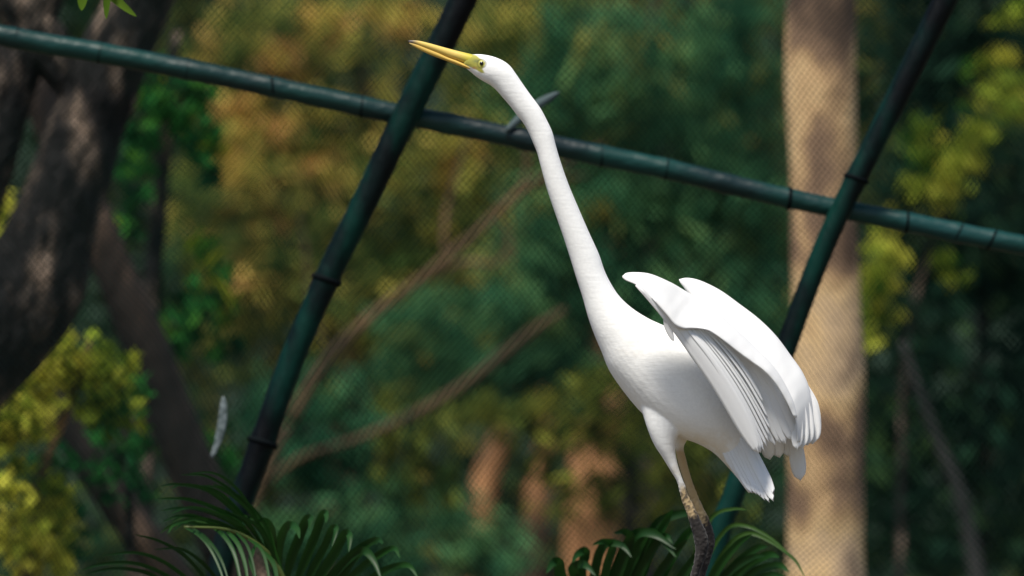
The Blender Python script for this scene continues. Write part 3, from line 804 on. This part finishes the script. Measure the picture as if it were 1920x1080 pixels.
# ------------------------------------------------------------------ the egret
PERCH_PY = 1188
egret = thing("egret", P(1300, PERCH_PY, BIRD_D), "white egret stretching its long neck with wings half raised", "bird")
kb = K(BIRD_D)
ST = [  # back/top px, front/bottom px, half depth px
    ((878, 103), (868, 120), 6), ((884, 102), (868, 123), 9), ((897, 101.5), (881, 134), 12), ((912, 103), (893, 144), 15), ((928, 107), (907, 153), 17), ((944, 114), (921, 161), 17.5),
    ((957, 124), (933, 172), 17), ((968, 139), (945, 186), 16.5), ((981, 158), (957, 200), 16), ((996, 179), (969, 216), 16), ((1013, 202), (981, 231), 16), ((1026, 226), (991, 249), 16),
    ((1036, 248), (999, 267), 16.5), ((1043, 275), (1007, 287), 17), ((1051, 302), (1014, 313), 18), ((1066, 345), (1025, 353), 19), ((1084, 388), (1040, 398), 20), ((1103, 432), (1055, 441), 21.5),
    ((1123, 476), (1069, 484), 23), ((1134, 508), (1080, 520), 25), ((1147, 534), (1092, 557), 28), ((1163, 557), (1102, 593), 33), ((1186, 578), (1114, 627), 40), ((1216, 597), (1127, 658), 48),
    ((1252, 614), (1142, 694), 57), ((1292, 640), (1166, 730), 65), ((1326, 672), (1196, 767), 69), ((1354, 708), (1230, 798), 68), ((1377, 747), (1268, 818), 62), ((1394, 785), (1305, 831), 51),
    ((1407, 822), (1336, 848), 39), ((1416, 852), (1361, 872), 28), ((1414, 884), (1381, 895), 16), ((1403, 908), (1396, 911), 5)]
st_arr = np.array([[*a, *b, w] for a, b, w in ST], float)
st_i = catmull(st_arr, 6)
m = 36
th = np.linspace(0, 2 * np.pi, m, endpoint=False)
R = np.zeros((len(st_i), m, 3))
for i, q in enumerate(st_i):
    a, b = P(q[0], q[1], BIRD_D), P(q[2], q[3], BIRD_D)
    c, u = (a + b) / 2, (a - b) / 2
    R[i] = c + np.cos(th)[:, None] * u + np.sin(th)[:, None] * FWD * max(q[4], 1) * kb
bodyV, bodyF = rings_mesh("body", R)
bodyV = list(bodyV); bodyF = list(bodyF)
def add_part(R_):
    global bodyV, bodyF
    V, F = rings_mesh("x", R_)
    o_ = len(bodyV)
    bodyV += list(V); bodyF += [tuple(i + o_ for i in f) for f in F]
def limb_rings(sections, dd, m=20):
    """sections: (px front, px back, half depth px, extra depth px)"""
    arr = catmull(np.array([[*a, *b, w, e] for a, b, w, e in sections], float), 5)
    th = np.linspace(0, 2 * np.pi, m, endpoint=False)
    R = np.zeros((len(arr), m, 3))
    for i, q in enumerate(arr):
        a, b = P(q[0], q[1], BIRD_D), P(q[2], q[3], BIRD_D)
        c, u = (a + b) / 2 + FWD * (dd + q[5]) * kb, (a - b) / 2
        R[i] = c + np.cos(th)[:, None] * u + np.sin(th)[:, None] * FWD * q[4] * kb
    return R
def cs(x, y, r):   # round section across a roughly vertical leg
    return ((x - r, y + r * .25), (x + r, y - r * .25), r * 0.95, 0)
near = [((1190, 735), (1300, 765), 26, 8), ((1203, 772), (1282, 800), 25, 3), ((1213, 803), (1268, 822), 21, 0), ((1225, 832), (1266, 846), 17, 0), ((1243, 860), (1270, 869), 11.5, 0), ((1259, 886), (1277, 891), 8.5, 0), ((1269, 904), (1283, 907), 7, 0),
        cs(1283, 930, 7.3), cs(1293, 953, 8.6), cs(1302, 976, 10.5), cs(1311, 1000, 12.5), cs(1315, 1022, 12.8), cs(1312, 1044, 11), cs(1304, 1068, 9), cs(1296, 1092, 8.2), cs(1286, 1130, 8), cs(1278, 1165, 8.5), cs(1275, 1182, 10)]
add_part(limb_rings(near, -27))
far = [((1225, 745), (1320, 765), 26, -8), ((1245, 785), (1300, 800), 22, -3), ((1258, 815), (1290, 824), 15, 0), ((1266, 836), (1283, 840), 9, 0), cs(1279, 862, 8), cs(1289, 897, 7.4), cs(1300, 928, 7.6), cs(1311, 953, 8), cs(1321, 975, 9), cs(1328, 1000, 11), cs(1330, 1022, 11.5), cs(1326, 1046, 10), cs(1319, 1070, 8.6),
       cs(1312, 1094, 8), cs(1305, 1130, 8), cs(1300, 1165, 8.5), cs(1298, 1182, 10)]
add_part(limb_rings(far, 27))
for (fx, dd) in ((1275, -27), (1298, 27)):          # four toes each, three forward and one back
    for (tx, dz) in ((-75, -28), (-85, 0), (-72, 30), (55, 6)):
        pts = [P(fx, 1178, BIRD_D + dd * kb), P(fx + tx * .45, 1180, BIRD_D + (dd + dz * .5) * kb), P(fx + tx, 1185, BIRD_D + (dd + dz) * kb)]
        add_part(tube_rings(catmull(pts, 5), np.linspace(6, 3.2, 11) * kb, 10))
me = mesh_from("body_cage", bodyV, bodyF)
tmp = bpy.data.objects.new("body_tmp", me); COL.objects.link(tmp)
rm = tmp.modifiers.new("r", 'REMESH'); rm.mode = 'VOXEL'; rm.voxel_size = 0.0016
sm = tmp.modifiers.new("s", 'SMOOTH'); sm.factor = 0.5; sm.iterations = 7
dg = bpy.context.evaluated_depsgraph_get()
body_me = bpy.data.meshes.new_from_object(tmp.evaluated_get(dg))
body_me.name = "body"
bpy.data.objects.remove(tmp)
nv = len(body_me.vertices)
co = np.zeros(nv * 3, np.float32); body_me.vertices.foreach_get("co", co); co = co.reshape(-1, 3).astype(float)
no = np.zeros(nv * 3, np.float32); body_me.vertices.foreach_get("normal", no); no = no.reshape(-1, 3)
X, Y, D = to_px(co)
def sstep(a, b, x):
    t = np.clip((x - a) / (b - a), 0, 1); return t * t * (3 - 2 * t)
nz = np.array([mnoise.fractal(Vector((c[0] * 40, c[1] * 40, c[2] * 40)), 1.0, 2.0, 3) for c in co])
nf = np.array([mnoise.fractal(Vector((c[0] * 200, c[1] * 200, c[2] * 200)), 1.0, 2.0, 2) for c in co])
plm = 1 - sstep(885, 905, Y)
# soft lumps in the plumage, running with the body
disp = (0.00025 * nz * sstep(560, 640, Y)) * plm
leg = sstep(895, 920, Y)
disp += leg * 0.0012 * nf
co2 = co + no * disp[:, None]
body_me.vertices.foreach_set("co", co2.astype(np.float32).ravel())
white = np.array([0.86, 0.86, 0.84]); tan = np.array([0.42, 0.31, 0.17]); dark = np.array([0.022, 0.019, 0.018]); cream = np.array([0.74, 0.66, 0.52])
pig = np.tile(white, (nv, 1))
def blend(w, c):
    global pig
    pig = pig * (1 - w[:, None]) + np.asarray(c) * w[:, None]
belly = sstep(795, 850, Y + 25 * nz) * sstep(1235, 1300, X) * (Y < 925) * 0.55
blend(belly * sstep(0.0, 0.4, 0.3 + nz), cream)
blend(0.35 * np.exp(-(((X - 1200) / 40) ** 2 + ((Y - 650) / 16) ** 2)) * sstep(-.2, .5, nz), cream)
blend(sstep(868, 925, Y + 26 * nz) * 0.55, tan)
blend(sstep(905, 935, Y + 20 * nz), tan)
isnear = D < BIRD_D
edge = np.where(isnear, 962, 972)
farleg = (D > BIRD_D + 8 * kb) & (Y > 832) & (X < 1310) & (X > 1262) & (Y < 1000)
blend(farleg * sstep(832, 850, Y) * (X < 1258 + (Y - 800) * 0.45 + 22) * 0.95, (0.46, 0.33, 0.17))
mott = sstep(0.12, 0.35, nf + 0.5 * nz) * sstep(895, 930, Y) * isnear
blend(mott * 0.8, (0.05, 0.045, 0.04))
blend(sstep(-10, 10, Y - edge + 14 * nz + 10 * nf), dark)
blend(sstep(0.25, 0.5, nf) * sstep(990, 1010, Y) * 0.35, (0.12, 0.11, 0.10))
# bare skin between eye and bill
poly = np.array([(882, 101), (893, 103.5), (899, 109), (905, 112.5), (910.5, 118), (908, 124.5), (904, 129), (909, 137), (902, 136.5), (893, 131), (880, 125), (866, 120), (866, 108)])
def inpoly(x, y, poly):
    inside = np.zeros(len(x), bool)
    j = len(poly) - 1
    for i in range(len(poly)):
        xi, yi = poly[i]; xj, yj = poly[j]
        c = ((yi > y) != (yj > y)) & (x < (xj - xi) * (y - yi) / (yj - yi + 1e-9) + xi)
        inside ^= c; j = i
    return inside
def polydist(x, y, poly):
    best = np.full(len(x), 1e9)
    for i in range(len(poly)):
        a, b = poly[i], poly[(i + 1) % len(poly)]
        e = b - a
        t = np.clip(((x - a[0]) * e[0] + (y - a[1]) * e[1]) / (e @ e), 0, 1)
        best = np.minimum(best, np.hypot(x - a[0] - t * e[0], y - a[1] - t * e[1]))
    return best
sd = polydist(X, Y, poly) * np.where(inpoly(X, Y, poly), 1, -1)
ip = sstep(-1.6, 1.4, sd)
blend(ip * 1.0, (0.37, 0.35, 0.07))
blend(np.exp(-(((X - 893) / 7) ** 2 + ((Y - 114.5) / 3.5) ** 2)) * ip * 0.75, (0.12, 0.15, 0.07))
blend(0.6 * np.exp(-((np.hypot(X - 903, Y - 119.2) - 8.2) / 1.3) ** 2), (0.08, 0.08, 0.03))
blend(np.exp(-(((X - 889) / 5) ** 2 + ((Y - 127.5) / 2) ** 2)) * 0.7, (0.40, 0.14, 0.08))
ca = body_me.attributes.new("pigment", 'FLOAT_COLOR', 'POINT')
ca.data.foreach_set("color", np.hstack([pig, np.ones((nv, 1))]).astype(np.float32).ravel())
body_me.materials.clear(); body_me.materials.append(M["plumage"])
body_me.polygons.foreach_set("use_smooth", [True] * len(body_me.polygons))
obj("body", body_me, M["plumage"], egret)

# bill
def mandible(name, secs, col_fn):
    arr = catmull(np.array([[*a, *b, w] for a, b, w in secs], float), 5)
    th = np.linspace(0, 2 * np.pi, 14, endpoint=False)
    R = np.zeros((len(arr), 14, 3))
    for i, q in enumerate(arr):
        a, b = P(q[0], q[1], BIRD_D), P(q[2], q[3], BIRD_D)
        c, u = (a + b) / 2, (a - b) / 2
        R[i] = c + np.cos(th)[:, None] * u + np.sin(th)[:, None] * FWD * max(q[4], .3) * kb
    V, F = rings_mesh(name, R)
    me = mesh_from(name, V, F)
    x, y, dd = to_px(np.array(V))
    cols = np.array([col_fn(a, b) for a, b in zip(x, y)])
    at = me.attributes.new("pigment", 'FLOAT_COLOR', 'POINT')
    at.data.foreach_set("color", np.hstack([cols, np.ones((len(cols), 1))]).astype(np.float32).ravel())
    return obj(name, me, M["bill"], egret)
def mixc(a, b, t): return np.array(a) * (1 - t) + np.array(b) * t
def up_col(x, y):
    t = float(np.clip((x - 772) / 16, 0, 1)); c = mixc((0.10, 0.08, 0.07), (0.70, 0.50, 0.12), t)
    t2 = float(np.clip((x - 855) / 25, 0, 1)); return mixc(c, (0.52, 0.46, 0.05), t2)
def lo_col(x, y):
    return mixc((0.45, 0.33, 0.12), (0.62, 0.41, 0.085), float(np.clip((x - 768) / 14, 0, 1)))
mandible("upper_bill", [((765, 76), (766, 79.5), .8), ((782, 75.8), (781, 83.5), 2.6), ((805, 81), (802, 91.5), 4.2), ((823, 86), (820, 98.5), 5.2), ((845, 92), (841, 107.5), 6.6), ((865, 97), (859, 114), 8), ((886, 102), (876, 121), 9.5), ((896, 105), (886, 124), 9)], up_col)
mandible("lower_bill", [((767, 79.8), (768, 82.5), .8), ((782, 83.2), (780.5, 90), 2.2), ((803, 91.2), (799, 99.5), 3.6), ((821, 98.2), (816, 106.5), 4.6), ((841, 107.3), (836, 114), 5.8), ((859, 113.8), (853, 120.5), 7), ((876, 122), (868, 126), 8.5), ((890, 128), (884, 132), 8)], lo_col)
# eyes
def ball(name, c, r, mat, parent, squash=None):
    V, F = [], []
    n1, n2 = 10, 16
    for i in range(n1 + 1):
        a = math.pi * i / n1
        for j in range(n2):
            b = 2 * math.pi * j / n2
            v = np.array([math.sin(a) * math.cos(b), math.cos(a), math.sin(a) * math.sin(b)])
            V.append(np.array(c) + r * v)
    for i in range(n1):
        for j in range(n2):
            F.append((i * n2 + j, i * n2 + (j + 1) % n2, (i + 1) * n2 + (j + 1) % n2, (i + 1) * n2 + j))
    return obj(name, mesh_from(name, V, F), mat, parent)
for sgn in (-1, 1):
    c = P(903, 119.2, BIRD_D) + FWD * sgn * 9.2 * kb
    e = ball("eye", c, 6.8 * kb, M["iris"], egret)
    ball("pupil", c + FWD * sgn * 4.6 * kb - UP * 0.2 * kb, 3.9 * kb, M["pupil"], e)

# wings -------------------------------------------------------------
def Z2(x, y): return (1060 + x / 2.204, 470 + y / 2.204)

def sheet(name, A, B, dA, dB, bulge, thick, parent, nu=14, mat=None, per=5, edge_round=0.012, ripple=0.0):
    """closed slab between two edge curves A and B (px), depths in px offsets, bulged towards the viewer"""
    A = catmull(np.hstack([np.array(A, float), np.array(dA, float)[:, None]]), per)
    B = catmull(np.hstack([np.array(B, float), np.array(dB, float)[:, None]]), per)
    n = len(A)
    top, bot = np.zeros((n, nu, 3)), np.zeros((n, nu, 3))
    barb = np.zeros((n, nu, 3))
    for i in range(n):
        for j in range(nu):
            t = j / (nu - 1)
            q = A[i] * (1 - t) + B[i] * t
            prof = max(0.0, math.sin(math.pi * t)) ** 0.6
            endp = min(1.0, 0.25 + 3.0 * i / n) * min(1.0, 0.15 + 4 * (n - 1 - i) / n)
            dep = BIRD_D + (q[2] - bulge * prof * endp) * kb
            rip = ripple * math.sin(q[0] * 0.21 + q[1] * 0.05) * math.sin(q[1] * .12) * prof
            tk = thick * (0.12 + prof) * endp
            top[i, j] = P(q[0], q[1], dep + rip * kb)
            bot[i, j] = P(q[0], q[1], dep + tk * kb + 0.0006)
            barb[i, j] = (q[0] * .04, q[1] * .04, 0)
    N = n * nu
    V = np.concatenate([top.reshape(-1, 3), bot.reshape(-1, 3)])
    I = lambda i, j: i * nu + j
    F = []
    for i in range(n - 1):
        for j in range(nu - 1):
            F.append((I(i, j), I(i, j + 1), I(i + 1, j + 1), I(i + 1, j)))
            F.append((N + I(i + 1, j), N + I(i + 1, j + 1), N + I(i, j + 1), N + I(i, j)))
        F.append((I(i, 0), I(i + 1, 0), N + I(i + 1, 0), N + I(i, 0)))
        F.append((I(i + 1, nu - 1), I(i, nu - 1), N + I(i, nu - 1), N + I(i + 1, nu - 1)))
    for j in range(nu - 1):
        F.append((I(0, j + 1), I(0, j), N + I(0, j), N + I(0, j + 1)))
        F.append((I(n - 1, j), I(n - 1, j + 1), N + I(n - 1, j + 1), N + I(n - 1, j)))
    me = mesh_from(name, V, F)
    at = me.attributes.new("barb", 'FLOAT_VECTOR', 'POINT')
    at.data.foreach_set("vector", np.concatenate([barb.reshape(-1, 3)] * 2).astype(np.float32).ravel())
    o = obj(name, me, mat or M["feather"], parent)
    return o, (A, B, bulge, n)

# near wing: smooth covert shield
E = [Z2(*q) for q in [(236, 112), (252, 124), (300, 147), (360, 202), (416, 262), (452, 306), (484, 322), (516, 322), (552, 322), (594, 332), (648, 368), (704, 412), (764, 457), (818, 496), (868, 550), (912, 620), (945, 690)]]
U = [Z2(*q) for q in [(236, 104), (262, 90), (345, 94), (430, 128), (480, 156), (525, 183), (570, 212), (620, 249), (665, 287), (705, 323), (745, 360), (795, 410), (843, 458), (882, 508), (917, 568), (945, 630), (958, 690)]]
dE = [-140, -146, -152, -156, -158, -158, -154, -146, -138, -130, -122, -112, -102, -94, -86, -80, -74]
dU = [-138, -134, -122, -106, -90, -80, -72, -68, -64, -62, -60, -60, -62, -64, -66, -68, -70]
nw, nws = sheet("wing", E, U, dE, dU, 8, 5, egret, ripple=0.8)
nw["label"] = "near wing, drooped towards the viewer"
def wf(root, tip, w, dr, dt, parent, bow=0.03, **kw):
    r_, t_ = Z2(*root), Z2(*tip)
    return obj("feather", feather_mesh("feather", r_, t_, w / 2.204, BIRD_D + dr * kb, BIRD_D + dt * kb, bow=bow, **kw), M["feather"], parent)
# flight feathers fan out below the coverts, outermost nearest the viewer, each tilted like a shingle
wf((292, 142), (800, 838), 74, -161, -108, nw, bow=-0.052, tipround=0.5, tilt=0.12, wroot=0.12, camber=0.08, nl=26)
wf((360, 190), (808, 836), 66, -157, -100, nw, bow=-0.055, tipround=0.5, tilt=0.3, wroot=0.15, camber=0.08, nl=26)
for root, tip, w, d0, d1 in (((474, 284), (822, 828), 34, -144, -92), ((512, 306), (834, 812), 24, -136, -82), ((532, 312), (843, 796), 22, -130, -78), ((544, 314), (848, 772), 18, -128, -76),
                             ((558, 315), (850, 742), 22, -122, -72), ((574, 317), (838, 694), 16, -122, -76), ((596, 322), (820, 630), 16, -116, -78)):
    wf(root, tip, w, d0, d1, nw, bow=-0.05, tipround=0.9, tilt=1.3, nl=20, camber=0.3)
wf((562, 312), (868, 806), 56, -96, -52, nw, bow=-0.05, tipround=0.6, tilt=0.55, nl=20)
wf((592, 320), (890, 800), 50, -92, -50, nw, bow=-0.056, tipround=0.6, tilt=0.45, nl=20)
wf((612, 330), (912, 802), 60, -88, -48, nw, bow=-0.06, tipround=0.6, tilt=0.35, nl=20)
wf((645, 352), (937, 786), 66, -80, -46, nw, bow=-0.068, tipround=0.6, tilt=0.3, nl=20)
wf((690, 390), (953, 760), 62, -74, -44, nw, bow=-0.075, tipround=0.6, tilt=0.25, nl=20)
# little feather at the bend of the wing
wf((412, 250), (447, 374), 34, -150, -146, nw, bow=0.04, tipround=1.7, wroot=0.5)
# far wing, raised behind
FL = [Z2(*q) for q in [(470, 124), (480, 140), (520, 190), (600, 280), (690, 350), (780, 430), (850, 510), (905, 590), (940, 660), (955, 725), (958, 795)]]
FU = [Z2(*q) for q in [(470, 118), (505, 112), (560, 124), (640, 163), (720, 220), (800, 281), (870, 350), (930, 430), (985, 510), (1016, 600), (1033, 745)]]
dFL = [30, 26, 20, -10, -28, -40, -48, -54, -58, -58, -56]
dFU = [32, 40, 46, 50, 48, 42, 34, 24, 12, 0, -8]
fw, fws = sheet("wing", FL, FU, dFL, dFU, 12, 5, egret, ripple=0.8)
fw["label"] = "far wing, raised behind the near one"
wf((940, 520), (1022, 800), 76, 4, -12, fw, bow=-0.09, tipround=0.35, camber=0.05)
wf((925, 520), (1000, 806), 62, -8, -26, fw, bow=-0.08, tipround=0.35, camber=0.05)
wf((905, 520), (978, 818), 60, -22, -40, fw, bow=-0.08, tipround=0.35, camber=0.05)
wf((890, 520), (958, 822), 50, -34, -50, fw, bow=-0.08, tipround=0.35, camber=0.05)
wf((965, 520), (1034, 780), 50, 10, -4, fw, bow=-0.09, tipround=0.35, camber=0.05)
for root, tip, w, d0, d1 in (((760, 580), (846, 864), 62, -10, 12), ((800, 580), (886, 856), 60, -6, 16), ((840, 570), (924, 850), 58, -2, 20), ((880, 600), (972, 950), 66, 0, 26), ((890, 600), (962, 900), 60, 4, 30)):
    wf(root, tip, w, d0, d1, fw, bow=-0.04, tipround=0.4)
# tail
tl = obj("tail", feather_mesh("tail", Z2(620, 720), Z2(812, 1000), 92 / 2.204, BIRD_D - 14 * kb, BIRD_D - 66 * kb, bow=0.01, tipround=0.3, notch=2.6), M["feather"], egret)
for root, tip, w, dd in (((630, 735), (772, 1000), 34, -14), ((640, 732), (790, 1006), 30, -17), ((655, 728), (808, 1016), 30, -20), ((672, 722), (824, 1030), 32, -22), ((686, 720), (842, 1038), 32, -24), ((700, 720), (860, 1034), 36, -26), ((716, 720), (860, 1004), 44, -20)):
    wf(root, tip, w, dd, dd - 54, tl, bow=0.0, tipround=0.5, notch=1.6, tilt=0.25)

# perch under the bird, below the picture
fz = P(1290, PERCH_PY, BIRD_D)
pp = thing("tree_stump", (fz[0], fz[1], 0), "weathered wooden stump the egret stands on, below the picture edge", "stump")
bark_tube("trunk", [(fz[0] - 0.02, fz[1], fz[2] - 0.004), (fz[0] - 0.02, fz[1], fz[2] - 0.05), (fz[0], fz[1], fz[2] * .6), (fz[0], fz[1], -0.1)], [.10, .12, .13, .17], M["bark_grey"], pp, m=20, rough=.08)
